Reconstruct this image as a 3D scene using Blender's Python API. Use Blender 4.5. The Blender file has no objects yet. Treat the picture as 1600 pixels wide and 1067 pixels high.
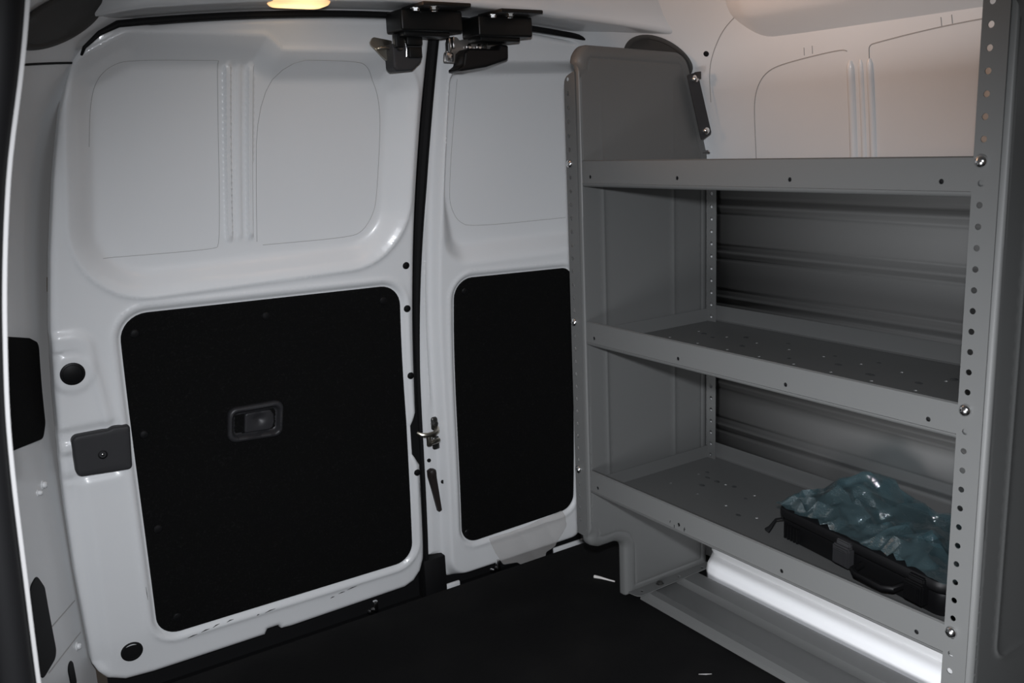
import bpy, bmesh, math, random
import numpy as np
from mathutils import Vector, Matrix, noise
from mathutils.geometry import delaunay_2d_cdt
random.seed(7)
sc = bpy.context.scene
col = sc.collection
PI = math.pi

# ---------------------------------------------------------------- camera, light, exposure
EYE = Vector((0.0, 0.0, 1.040))
RIGHT = Vector((0.83190998, -0.55324352, -0.04298139))
UP = Vector((0.15288657, 0.15405704, 0.97616194))
FWD = Vector((0.53343368, 0.81865013, -0.21274509))
cam = bpy.data.cameras.new('camera')
cam_o = bpy.data.objects.new('camera', cam)
col.objects.link(cam_o)
M = Matrix((RIGHT, UP, -FWD)).transposed().to_4x4()
M.translation = EYE
cam_o.matrix_world = M
cam.sensor_width = 36.0
cam.lens = 1442.735 / 1600 * 36
cam.clip_start = 0.02
cam.dof.use_dof = True
cam.dof.focus_distance = 1.75
cam.dof.aperture_fstop = 11.0
sc.camera = cam_o

w = bpy.data.worlds.new('dusk'); sc.world = w; w.use_nodes = True
w.node_tree.nodes['Background'].inputs[0].default_value = (1.0, 0.86, 0.74, 1)
w.node_tree.nodes['Background'].inputs[1].default_value = 0.03

fl = bpy.data.lights.new('flash', 'SPOT')                       # the camera's own flash, just above the lens
fl.energy = 101; fl.color = (0.95, 0.98, 1.04); fl.shadow_soft_size = 0.028
fl.spot_size = math.radians(92); fl.spot_blend = 1.0
fl_o = bpy.data.objects.new('flash', fl); col.objects.link(fl_o)
FM = M @ Matrix.Rotation(math.radians(-18), 4, 'X'); FM.translation = EYE + UP * 0.105 + FWD * 0.02
fl_o.matrix_world = FM

da = bpy.data.lights.new('assumed_daylight_fill', 'AREA')           # assumed, unseen daylight by the sliding door, added to brighten sill and shelf lips
da.energy = 6.2; da.color = (0.95, 0.965, 1.0); da.shape = 'RECTANGLE'; da.size = 0.5; da.size_y = 0.42; da.spread = math.radians(78)
da_o = bpy.data.objects.new('assumed_daylight_fill', da); col.objects.link(da_o)
da_o.location = (-0.36, 0.50, 0.21)
da_o.rotation_euler = (Vector((1, 0.10, 0.03))).to_track_quat('-Z', 'Z').to_euler()

dl = bpy.data.lights.new('dome_bulb', 'AREA')                    # bulb and reflector of the lit rear dome lamp
dl.energy = 0.7; dl.spread = math.radians(88); dl.color = (1.0, 0.56, 0.32); dl.shape = 'RECTANGLE'; dl.size = 0.08; dl.size_y = 0.03
dl_o = bpy.data.objects.new('dome_bulb', dl); col.objects.link(dl_o)
dl_o.location = (0.660, 1.500, 1.262)
dl_o.rotation_euler = (Vector((0.80, -0.47, 0.20))).to_track_quat('-Z', 'Z').to_euler()

sc.view_settings.view_transform = 'Standard'
sc.view_settings.look = 'None'
sc.view_settings.exposure = 0.0
sc.view_settings.gamma = 1.0
sc.view_settings.use_curve_mapping = False

# ---------------------------------------------------------------- materials
def mat(name, colr, rough=0.5, metal=0.0, coat=0.0, spec=0.5, bump=None, speck=None, mott=None):
    m = bpy.data.materials.new(name); m.use_nodes = True
    nt = m.node_tree; b = nt.nodes['Principled BSDF']
    b.inputs['Base Color'].default_value = (*colr, 1)
    b.inputs['Roughness'].default_value = rough
    b.inputs['Metallic'].default_value = metal
    b.inputs['Coat Weight'].default_value = coat
    b.inputs['Coat Roughness'].default_value = 0.08
    b.inputs['Specular IOR Level'].default_value = spec
    tc = nt.nodes.new('ShaderNodeTexCoord')
    if bump:
        n = nt.nodes.new('ShaderNodeTexNoise'); n.inputs['Scale'].default_value = bump[0]
        n.inputs['Detail'].default_value = 4
        nt.links.new(tc.outputs['Object'], n.inputs['Vector'])
        bp = nt.nodes.new('ShaderNodeBump'); bp.inputs['Strength'].default_value = bump[1]
        bp.inputs['Distance'].default_value = bump[2]
        nt.links.new(n.outputs['Fac'], bp.inputs['Height'])
        nt.links.new(bp.outputs['Normal'], b.inputs['Normal'])
    if speck or mott:
        src = speck or mott
        n = nt.nodes.new('ShaderNodeTexNoise'); n.inputs['Scale'].default_value = src[0]
        n.inputs['Detail'].default_value = 3
        nt.links.new(tc.outputs['Object'], n.inputs['Vector'])
        r = nt.nodes.new('ShaderNodeValToRGB')
        r.color_ramp.elements[0].position = src[1]; r.color_ramp.elements[1].position = src[2]
        r.color_ramp.elements[0].color = (*colr, 1); r.color_ramp.elements[1].color = (*src[3], 1)
        nt.links.new(n.outputs['Fac'], r.inputs['Fac'])
        nt.links.new(r.outputs['Color'], b.inputs['Base Color'])
    return m

WSILL = mat('boosted_white_sill', (0.87, 0.875, 0.885), 0.45, coat=0.1)  # white paint brightened in place of light missing on the sill
WHITE = mat('white_gloss_paint', (0.74, 0.75, 0.755), 0.32, coat=0.35)
CARPET = mat('black_carpet', (0.0042, 0.0042, 0.0042), 0.95, spec=0.1, bump=(420, 0.8, 0.002), speck=(260, 0.56, 0.80, (0.012, 0.012, 0.012)))
RUBBER = mat('black_floor_rubber', (0.0040, 0.0040, 0.0042), 0.8, spec=0.15, bump=(90, 0.3, 0.002), mott=(7, 0.45, 0.85, (0.0085, 0.0083, 0.008)))
SEAL = mat('black_rubber_seal', (0.0045, 0.0045, 0.005), 0.65, spec=0.25)
GREY = mat('grey_powder_coat', (0.108, 0.110, 0.108), 0.46, spec=0.45)
GREYB = mat('grey_powder_coat_dulled', (0.100, 0.100, 0.098), 0.62, spec=0.25)  # shelf grey again, darker and rougher to hold down the assumed daylight on the rear panel
DARKG = mat('charcoal_plastic', (0.030, 0.030, 0.032), 0.6, spec=0.35, bump=(700, 0.3, 0.0005))
BLACKP = mat('black_plastic', (0.0045, 0.0045, 0.005), 0.48, spec=0.28)
HANDLEP = mat('handle_plastic', (0.022, 0.022, 0.024), 0.45, spec=0.4)
LEVERP = mat('brown_black_plastic', (0.022, 0.017, 0.016), 0.5, spec=0.35)
ZINC = mat('zinc', (0.80, 0.80, 0.80), 0.18, metal=1.0)
STEEL = mat('yellowed_steel', (0.42, 0.39, 0.33), 0.30, metal=1.0)
DSTEEL = mat('dark_steel', (0.12, 0.12, 0.115), 0.33, metal=0.9)
MSTEEL = mat('grey_steel', (0.36, 0.34, 0.32), 0.36, metal=0.8)
BLACKM = mat('black_painted_steel', (0.0045, 0.005, 0.005), 0.42, spec=0.3)
SEALANT = mat('grey_seam_sealant', (0.36, 0.355, 0.35), 0.6)
OVAL = mat('grey_oval', (0.060, 0.058, 0.055), 0.65, spec=0.3)
SCUFF = mat('black_scuff', (0.03, 0.028, 0.027), 0.8, spec=0.1)
PAPER = mat('white_scrap', (0.62, 0.60, 0.58), 0.6)
GREYTRIM = mat('grey_pillar_plastic', (0.07, 0.07, 0.072), 0.5, bump=(60, 0.3, 0.002))

def lens_mat():
    m = bpy.data.materials.new('lit_lamp_lens'); m.use_nodes = True
    nt = m.node_tree; b = nt.nodes['Principled BSDF']
    b.inputs['Base Color'].default_value = (0.9, 0.8, 0.65, 1)
    tc = nt.nodes.new('ShaderNodeTexCoord')
    g = nt.nodes.new('ShaderNodeTexGradient'); g.gradient_type = 'SPHERICAL'
    mp = nt.nodes.new('ShaderNodeMapping'); mp.inputs['Scale'].default_value = (14, 18, 24)
    mp.inputs['Location'].default_value = (-14 * 0.620, -18 * 1.565, -24 * 1.268)
    nt.links.new(tc.outputs['Object'], mp.inputs[0]); nt.links.new(mp.outputs[0], g.inputs[0])
    r = nt.nodes.new('ShaderNodeValToRGB')
    r.color_ramp.elements[0].color = (0.50, 0.16, 0.05, 1); r.color_ramp.elements[0].position = 0.0
    r.color_ramp.elements[1].color = (1.0, 0.70, 0.30, 1); r.color_ramp.elements[1].position = 0.6
    nt.links.new(g.outputs['Fac'], r.inputs['Fac'])
    nt.links.new(r.outputs['Color'], b.inputs['Emission Color'])
    b.inputs['Emission Strength'].default_value = 1.7
    return m
LENS = lens_mat()

def film_mat(name, tint, scatter, fac, rough, bump, face_on=0.05):
    m = bpy.data.materials.new(name); m.use_nodes = True
    nt = m.node_tree; nt.nodes.clear()
    out = nt.nodes.new('ShaderNodeOutputMaterial')
    tr = nt.nodes.new('ShaderNodeBsdfTransparent'); tr.inputs[0].default_value = (*tint, 1)
    df = nt.nodes.new('ShaderNodeBsdfDiffuse'); df.inputs[0].default_value = (*scatter, 1)
    gl = nt.nodes.new('ShaderNodeBsdfGlossy'); gl.inputs[1].default_value = rough
    gl.inputs[0].default_value = (1, 1, 1, 1)
    m1 = nt.nodes.new('ShaderNodeMixShader'); m1.inputs[0].default_value = fac
    m2 = nt.nodes.new('ShaderNodeMixShader')
    lw = nt.nodes.new('ShaderNodeLayerWeight'); lw.inputs[0].default_value = 0.5
    pw = nt.nodes.new('ShaderNodeMath'); pw.operation = 'POWER'; pw.inputs[1].default_value = 4.0
    fr = nt.nodes.new('ShaderNodeMath'); fr.operation = 'MULTIPLY_ADD'; fr.inputs[1].default_value = 0.6; fr.inputs[2].default_value = face_on
    nt.links.new(lw.outputs['Facing'], pw.inputs[0]); nt.links.new(pw.outputs[0], fr.inputs[0])
    nt.links.new(tr.outputs[0], m1.inputs[1]); nt.links.new(df.outputs[0], m1.inputs[2])
    nt.links.new(fr.outputs[0], m2.inputs[0]); nt.links.new(m1.outputs[0], m2.inputs[1]); nt.links.new(gl.outputs[0], m2.inputs[2])
    if bump:
        tc = nt.nodes.new('ShaderNodeTexCoord')
        n = nt.nodes.new('ShaderNodeTexNoise'); n.inputs['Scale'].default_value = bump[0]; n.inputs['Detail'].default_value = 3
        n.inputs['Distortion'].default_value = 1.2
        bp = nt.nodes.new('ShaderNodeBump'); bp.inputs['Strength'].default_value = bump[1]; bp.inputs['Distance'].default_value = bump[2]
        nt.links.new(tc.outputs['Object'], n.inputs['Vector']); nt.links.new(n.outputs['Fac'], bp.inputs['Height'])
        nt.links.new(bp.outputs['Normal'], gl.inputs['Normal']); nt.links.new(bp.outputs['Normal'], lw.inputs['Normal'])
    nt.links.new(m2.outputs[0], out.inputs[0])
    return m
BAG = film_mat('clear_blue_tinted_plastic', (0.70, 0.85, 0.89), (0.10, 0.17, 0.19), 0.24, 0.07, (130, 0.35, 0.004), 0.19)
FILM = film_mat('cloudy_adhesive_film', (0.97, 0.965, 0.96), (0.70, 0.68, 0.66), 0.35, 0.30, None, 0.02)
DROP = film_mat('water', (0.75, 0.77, 0.78), (0.1, 0.1, 0.1), 0.05, 0.03, None)

# ---------------------------------------------------------------- object helpers
def props(o, label=None, cat=None, group=None, kind=None):
    if label: o['label'] = label
    if cat: o['category'] = cat
    if group: o['group'] = group
    if kind: o['kind'] = kind
    return o

def empty(name, loc, label=None, cat=None, group=None, kind=None):
    o = bpy.data.objects.new(name, None); col.objects.link(o)
    o.location = loc; o.empty_display_size = 0.02
    return props(o, label, cat, group, kind)

def root_inv(p):
    loc = Vector((0, 0, 0))
    while p is not None:
        loc = loc + p.location if p.type == 'EMPTY' else loc
        p = p.parent
    return Matrix.Translation(-loc)

def obj(name, bm, m, parent=None, label=None, cat=None, group=None, kind=None, sharp=35, smooth=True):
    me = bpy.data.meshes.new(name)
    bm.normal_update()
    for f in bm.faces: f.smooth = smooth
    lim = math.radians(sharp)
    for e in bm.edges:
        if len(e.link_faces) == 2 and e.calc_face_angle(0) > lim: e.smooth = False
    bm.to_mesh(me); bm.free()
    ms = m if isinstance(m, (list, tuple)) else [m]
    for x in ms: me.materials.append(x)
    o = bpy.data.objects.new(name, me); col.objects.link(o)
    if parent is not None:
        o.parent = parent
        if parent.type == 'EMPTY': o.matrix_parent_inverse = root_inv(parent)
    return props(o, label, cat, group, kind)

def add_box(bm, lo, hi, bev=0.0, seg=2, mi=0, rot=None, piv=None):
    b = bmesh.new()
    bmesh.ops.create_cube(b, size=1)
    c = [(lo[i] + hi[i]) / 2 for i in range(3)]; s = [hi[i] - lo[i] for i in range(3)]
    for v in b.verts: v.co = Vector((v.co.x * s[0] + c[0], v.co.y * s[1] + c[1], v.co.z * s[2] + c[2]))
    if bev: bmesh.ops.bevel(b, geom=b.edges[:], offset=bev, segments=seg, affect='EDGES', profile=0.5)
    merge(bm, b, rot, piv, mi)

def merge(bm, b, rot=None, piv=None, mi=0):
    if rot is not None:
        p = Vector(piv) if piv is not None else Vector((0, 0, 0))
        for v in b.verts: v.co = rot @ (v.co - p) + p
    vm = {v: bm.verts.new(v.co) for v in b.verts}
    for f in b.faces:
        try:
            nf = bm.faces.new([vm[v] for v in f.verts]); nf.material_index = mi if mi else f.material_index
        except ValueError: pass
    b.free()

def frame(d):
    d = d.normalized()
    a = Vector((0, 0, 1)) if abs(d.z) < 0.9 else Vector((1, 0, 0))
    u = d.cross(a).normalized(); return u, d.cross(u).normalized()

def add_tube(bm, pts, r, n=10, cap=True, flat=None, mi=0):
    pts = [Vector(p) for p in pts]; rs = r if isinstance(r, (list, tuple)) else [r] * len(pts)
    rings = []; u = None
    for i, p in enumerate(pts):
        t = (pts[min(i + 1, len(pts) - 1)] - pts[max(i - 1, 0)]).normalized()
        if u is None: u, v = frame(t)
        else:
            u = (u - t * u.dot(t)).normalized(); v = t.cross(u)
        ring = [bm.verts.new(p + (u * math.cos(a) + v * math.sin(a)) * rs[i]) for a in [2 * PI * k / n for k in range(n)]]
        rings.append(ring)
    for a, b in zip(rings, rings[1:]):
        for k in range(n):
            f = bm.faces.new((a[k], a[(k + 1) % n], b[(k + 1) % n], b[k])); f.material_index = mi
    if cap:
        bm.faces.new(rings[0][::-1]).material_index = mi; bm.faces.new(rings[-1]).material_index = mi

def add_lathe(bm, base, axis, prof, n=24, mi=0):
    """prof: list of (radius, height along axis)"""
    base = Vector(base); axis = Vector(axis).normalized(); u, v = frame(axis)
    rings = []
    for r, h in prof:
        c = base + axis * h
        if r < 1e-6: rings.append([bm.verts.new(c)])
        else: rings.append([bm.verts.new(c + (u * math.cos(2 * PI * k / n) + v * math.sin(2 * PI * k / n)) * r) for k in range(n)])
    for a, b in zip(rings, rings[1:]):
        for k in range(n):
            k2 = (k + 1) % n
            if len(a) == 1 and len(b) == 1: continue
            if len(a) == 1: f = bm.faces.new((a[0], b[k2], b[k]))
            elif len(b) == 1: f = bm.faces.new((a[k], a[k2], b[0]))
            else: f = bm.faces.new((a[k], a[k2], b[k2], b[k]))
            f.material_index = mi
    bmesh.ops.recalc_face_normals(bm, faces=bm.faces[:])

def fillet(poly, rad, n=8):
    P_ = [np.array(p, float) for p in poly]; N = len(P_); out = []
    rads = rad if isinstance(rad, (list, tuple)) else [rad] * N
    for i in range(N):
        p, a, b = P_[i], P_[i - 1], P_[(i + 1) % N]
        da = (a - p) / np.linalg.norm(a - p); db = (b - p) / np.linalg.norm(b - p)
        ang = math.acos(max(-1, min(1, float(da @ db)))); r = rads[i]
        if r <= 0 or ang > PI - 0.02: out.append(p); continue
        t = r / math.tan(ang / 2); t = min(t, 0.48 * np.linalg.norm(a - p), 0.48 * np.linalg.norm(b - p)); r = t * math.tan(ang / 2)
        c = p + (da + db) / np.linalg.norm(da + db) * (r / math.sin(ang / 2))
        s = p + da * t - c; e = p + db * t - c
        a0 = math.atan2(s[1], s[0]); a1 = math.atan2(e[1], e[0]); d = (a1 - a0 + PI) % (2 * PI) - PI
        for k in range(n + 1):
            q = a0 + d * k / n; out.append(c + r * np.array([math.cos(q), math.sin(q)]))
    return np.array(out)

def resample(loop, step, closed=True):
    L = [np.array(p, float) for p in loop]; out = []
    M_ = len(L) if closed else len(L) - 1
    for i in range(M_):
        a, b = L[i], L[(i + 1) % len(L)]; d = np.linalg.norm(b - a)
        if d < 1e-7: continue
        k = max(1, int(math.ceil(d / step)))
        for j in range(k): out.append(a + (b - a) * j / k)
    if not closed: out.append(L[-1])
    return np.array(out)

def area(loop):
    x, y = loop[:, 0], loop[:, 1]; return 0.5 * float(np.sum(x * np.roll(y, -1) - np.roll(x, -1) * y))

def inside(pts, loop):
    x, y = pts[:, 0], pts[:, 1]; c = np.zeros(len(pts), bool); n = len(loop)
    for i in range(n):
        x1, y1 = loop[i]; x2, y2 = loop[(i + 1) % n]
        if y1 == y2: continue
        m = ((y1 > y) != (y2 > y)) & (x < (x2 - x1) * (y - y1) / (y2 - y1) + x1); c ^= m
    return c

def dist(pts, loop, closed=True):
    best = np.full(len(pts), 1e9); n = len(loop)
    for i in range(n if closed else n - 1):
        a = loop[i]; b = loop[(i + 1) % n]; ab = b - a; l2 = float(ab @ ab)
        if l2 < 1e-14: continue
        t = np.clip(((pts - a) @ ab) / l2, 0, 1); d = pts - a - t[:, None] * ab
        best = np.minimum(best, np.einsum('ij,ij->i', d, d))
    return np.sqrt(best)

def sdf(pts, loop):
    """positive inside"""
    d = dist(pts, loop); return np.where(inside(pts, loop), d, -d)

def sstep(x, a, b):
    t = np.clip((x - a) / (b - a), 0, 1); return t * t * (3 - 2 * t)

def offset_loop(loop, d):
    """move a closed loop inwards by d"""
    s = 1 if area(loop) > 0 else -1
    t = np.roll(loop, -1, 0) - np.roll(loop, 1, 0); t /= np.linalg.norm(t, axis=1)[:, None] + 1e-12
    nrm = np.stack([-t[:, 1], t[:, 0]], 1) * s
    return loop + nrm * d

def hf(bm, outline, f, to3d, step, rings=(), extra=(), holes=(), skirt=None, skirt_rows=1, bstep=None, mi=0, flip=False):
    """sheet over a 2D outline: f(points)->height, to3d(u,v,h)->Vector"""
    outline = resample(outline, bstep or step)
    lo, hi = outline.min(0), outline.max(0)
    gx = np.arange(lo[0] + step / 2, hi[0], step); gy = np.arange(lo[1] + step / 2, hi[1], step)
    G = np.array([(x + (step / 2 if j % 2 else 0), y) for j, y in enumerate(gy) for x in gx]) if len(gx) and len(gy) else np.zeros((0, 2))
    ex = [np.array(e) for e in extra] + [offset_loop(outline, r) for r in rings]
    if ex:
        E_ = np.concatenate(ex); E_ = E_[inside(E_, outline)]; E_ = E_[dist(E_, outline) > 0.0006]
    else: E_ = np.zeros((0, 2))
    if len(G):
        G = G[inside(G, outline)]
        G = G[dist(G, outline) > step * 0.4]
    hl = [np.array(h) for h in holes]
    for h in hl:
        if len(G): G = G[~inside(G, h) & (dist(G, h) > step * 0.15)]
        if len(E_): E_ = E_[~inside(E_, h) & (dist(E_, h) > step * 0.1)]
    pts = [outline] + hl + [G, E_]
    allp = np.concatenate([p for p in pts if len(p)])
    edges = []; k = 0
    for L in [outline] + hl:
        n = len(L); edges += [(k + i, k + (i + 1) % n) for i in range(n)]; k += n
    r = delaunay_2d_cdt([Vector((float(p[0]), float(p[1]))) for p in allp], edges, [], 1, 1e-6)
    vs, fs = r[0], r[2]
    V = np.array([(v.x, v.y) for v in vs])
    if hl:
        C = np.array([V[list(t)].mean(0) for t in fs]); keep = np.ones(len(fs), bool)
        for h in hl: keep &= ~inside(C, h)
        fs = [t for t, kp in zip(fs, keep) if kp]
    Hh = f(V)
    bv = [bm.verts.new(to3d(V[i, 0], V[i, 1], Hh[i])) for i in range(len(V))]
    for t in fs:
        try:
            fc = bm.faces.new([bv[i] for i in (t[::-1] if flip else t)]); fc.material_index = mi
        except ValueError: pass
    if skirt:
        orig = {}
        for new_i, src in enumerate(r[3]):
            for s_ in src: orig.setdefault(s_, new_i)
        n = len(outline); ring = [bv[orig[i]] for i in range(n)]
        oi = [orig[i] for i in range(n)]
        prev = ring
        rows = skirt if isinstance(skirt, (list, tuple)) else [skirt]
        for dh in rows:
            cur = [bm.verts.new(to3d(V[i, 0], V[i, 1], Hh[i] - dh)) for i in oi]
            for a in range(n):
                b = (a + 1) % n
                try: bm.faces.new((prev[a], prev[b], cur[b], cur[a])).material_index = mi
                except ValueError: pass
            prev = cur
    loose = [v for v in bm.verts if not v.link_faces]
    for v in loose: bm.verts.remove(v)

def circle(c, r, n=14):
    return np.array([(c[0] + r * math.cos(2 * PI * k / n), c[1] + r * math.sin(2 * PI * k / n)) for k in range(n)])

def plate(bm, outline, holes, to3d, t, mi=0):
    """flat sheet of thickness t with real holes; to3d(u,v,h)"""
    b = bmesh.new()
    hf(b, outline, lambda p: np.zeros(len(p)), to3d, 10.0, holes=holes)
    ext = bmesh.ops.extrude_face_region(b, geom=b.faces[:])
    d = to3d(0, 0, -t) - to3d(0, 0, 0)
    for g in ext['geom']:
        if isinstance(g, bmesh.types.BMVert): g.co += d
    bmesh.ops.recalc_face_normals(b, faces=b.faces[:])
    merge(bm, b, mi=mi)

def strip_sheet(bm, prof, y0, y1, t, ax='y', ny=1):
    """2D polyline profile (x,z) extruded along y, thickness t"""
    pr = np.array(prof, float); tn = np.gradient(pr, axis=0); tn /= np.linalg.norm(tn, axis=1)[:, None] + 1e-12
    nr = np.stack([-tn[:, 1], tn[:, 0]], 1); lp = np.concatenate([pr, (pr + nr * t)[::-1]])
    A = [bm.verts.new((p[0], y0, p[1])) for p in lp]; B = [bm.verts.new((p[0], y1, p[1])) for p in lp]
    n = len(lp)
    for i in range(n): bm.faces.new((A[i], A[(i + 1) % n], B[(i + 1) % n], B[i]))
    k = len(pr)
    for R_ in (A, B):
        for i in range(k - 1):
            bm.faces.new((R_[i], R_[i + 1], R_[n - 2 - i], R_[n - 1 - i]))
    bmesh.ops.recalc_face_normals(bm, faces=bm.faces[:])

# ---------------------------------------------------------------- the van body
ZZ = np.array([-.12, -.05, .03, .117, .25, .378, .503, .625, .729, .83, .927, 1.02, 1.109, 1.183, 1.247, 1.35])
YY = np.array([1.874, 1.872, 1.867, 1.859, 1.851, 1.843, 1.836, 1.825, 1.808, 1.788, 1.763, 1.734, 1.706, 1.68, 1.657, 1.615])
_c = np.polyfit(ZZ, YY, 6)
def yd(z): return np.polyval(_c, z)                    # lean of the rear doors
XZ = np.array([.02, .14, .256, .39, .49, .64, .74, .88, 1.01, 1.12, 1.19, 1.25])
XE = np.array([.190, .186, .182, .182, .184, .19, .197, .212, .23, .25, .271, .29])
def xe(z): return np.interp(z, XZ, XE)                 # hinge edge of the left rear door
XC = 0.815
def ztop(x): return 1.287 - 0.127 * (x - XC) ** 2       # height of the header along its width

# floor
bm = bmesh.new(); add_box(bm, (-0.6, -0.6, -0.06), (1.75, 1.80, 0.0))
obj('floor', bm, RUBBER, kind='structure')

# shell: a rounded body of planes, met from inside
planes = [('c', (0, 0, 1), 1.375), ('c', (0, 0.5, 0.866), 0.5 * 1.55 + 0.866 * 1.34),
          ('r', (1, 0, 0), 1.575), ('r', (.968, 0, .25), .968 * 1.558 + .25 * .99),
          ('r', (.707, 0, .707), .707 * 2.79),
          ('r', (.91, .41, .005), 2.0915), ('r', (.91, .41, .252), 2.272), ('r', (.56, .45, .68), .56 * 1.385 + .45 * 1.57 + .68 * 1.235),
          ('c', (0, 1, 0), 2.02)]
cen = np.array([XC, 0.9, 0.8])
PL = []
for tag_, n_, d_ in planes:
    n_ = np.array(n_, float); L_ = np.linalg.norm(n_); PL.append((tag_, n_ / L_, d_ / L_))
    if tag_ == 'r':
        m_ = n_ * np.array([-1, 1, 1]); ex_ = .14 if n_[1] == 0 else .012
        PL.append(('l', m_ / L_, (d_ - 2 * XC * n_[0] + ex_) / L_))
def shell_r(D, p=34.0):
    acc = np.zeros(len(D)); top = np.zeros(len(D)); which = np.zeros(len(D), int)
    for i, (t_, n_, d_) in enumerate(PL):
        h = d_ - n_ @ cen; q = np.maximum(D @ n_, 1e-6) / h
        acc += q ** p; which = np.where(q > top, i, which); top = np.maximum(top, q)
    return acc ** (-1 / p), which
def shell_pt(d):
    d = np.array(d, float); d = d / np.linalg.norm(d); r, w_ = shell_r(d[None]); return Vector(cen + d * r[0])
def on_shell(p, away=0.0):
    """nearest point of the shell seen from its middle"""
    d = np.array(p, float) - cen; q = shell_pt(d); return q - Vector(d / np.linalg.norm(d)) * away
def shell_n(p):
    d = np.array(p, float) - cen; a = shell_pt(d); e = 0.01
    u, v = frame(Vector(d)); b = shell_pt(d + np.array(u) * e); c = shell_pt(d + np.array(v) * e)
    n = (b - a).cross(c - a).normalized()
    return n if n.dot(Vector(cen) - a) > 0 else -n
na, ne = 400, 220
AZ = np.linspace(-100, 280, na + 1) * PI / 180; EL = np.linspace(-58, 89, ne + 1) * PI / 180
D_ = np.array([(math.cos(e) * math.cos(a), math.cos(e) * math.sin(a), math.sin(e)) for e in EL for a in AZ])
R_, W_ = shell_r(D_); SP = cen + D_ * R_[:, None]
bms = {'l': bmesh.new(), 'r': bmesh.new(), 'c': bmesh.new()}; vmap = {k: {} for k in bms}
def sv(k, i):
    if i not in vmap[k]: vmap[k][i] = bms[k].verts.new(SP[i])
    return vmap[k][i]
for j in range(ne):
    for i in range(na):
        q = [j * (na + 1) + i, j * (na + 1) + i + 1, (j + 1) * (na + 1) + i + 1, (j + 1) * (na + 1) + i]
        c = SP[q].mean(0)
        if c[2] < -0.05 or (c[0] < 0.5 and c[1] < 0.84 and c[2] < 1.25) or c[1] < -0.55 or c[1] > 1.95: continue
        if c[1] > 1.90 and abs(c[0] - XC) < 0.6: continue
        k = PL[W_[q[0]]][0]
        bms[k].faces.new([sv(k, x) for x in q[::-1]])
walls = {}
for k, nm in (('l', 'wall_left'), ('r', 'wall_right'), ('c', 'ceiling')):
    walls[k] = obj(nm, bms[k], WHITE, kind='structure', sharp=180)

# ---------------------------------------------------------------- rear header over the doors
bm = bmesh.new(); rows = []
xs_ = np.linspace(0.262, 1.43, 76)
for x in xs_:
    z = float(ztop(x)); yb = float(yd(z)) + 0.02; e = -1.05 * max(0, XC - x - .455) + .10 * max(0, (x - XC) / .6 - .55)
    pr = [(yb, z - 0.004), (yb - 0.012, z), (max(1.60, 1.59 - e), z + 0.003), (1.565 - e, z + 0.002)]
    for a in np.linspace(0, 1, 7): pr.append((1.555 - e - 0.012 * math.sin(a * PI / 2), z + 0.002 + 0.014 * (1 - math.cos(a * PI / 2))))
    pr += [(1.535 - e, z + 0.035), (1.51 - e, z + 0.075), (1.46 - e, z + 0.105)]
    rows.append([bm.verts.new((x, a, b)) for a, b in pr])
for a, b in zip(rows, rows[1:]):
    for i in range(len(a) - 1): bm.faces.new((a[i], a[i + 1], b[i + 1], b[i]))
bmesh.ops.recalc_face_normals(bm, faces=bm.faces[:])
if sum(f.normal.z for f in bm.faces) > 0: bmesh.ops.reverse_faces(bm, faces=bm.faces[:])
obj('trim_1', bm, WHITE, kind='structure', sharp=60)

# ---------------------------------------------------------------- door skins
def to_door(lift=0.0):
    return lambda u, v, h: Vector((u, float(yd(v)) - h - lift, v))

def edge_roll(d, R):
    q = np.clip(1 - d / R, 0, 1); return -R * 0.9 * (1 - np.sqrt(np.clip(1 - q * q, 0, 1)))

# left (wide) door
dl_out = [(xe(z), z) for z in (.05, .14, .256, .39, .49, .64, .74, .88, 1.01, 1.12, 1.19)]
dl_out = np.array(dl_out)
top = [(x, ztop(x) - 0.013) for x in np.linspace(.40, .86, 12)]
poly = list(map(tuple, dl_out)) + [(.287, 1.222), (.318, 1.243), (.352, 1.254)] + top
right = [(.922, 1.268), (.921, 1.1), (.924, .9), (.927, .75), (.929, .52), (.929, .435), (.915, .405), (.916, .335), (.934, .305), (.936, .12)]
corner = [(.936, .06), (.928, .028), (.910, .006), (.885, -.004)]
bottom = [(.60, -.008), (.575, -.006), (.568, .004), (.545, .004), (.538, -.008), (.30, -.008), (.245, -.004), (.212, .012), (.197, .032)]
DL = np.array(poly + right + corner + bottom)
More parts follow.
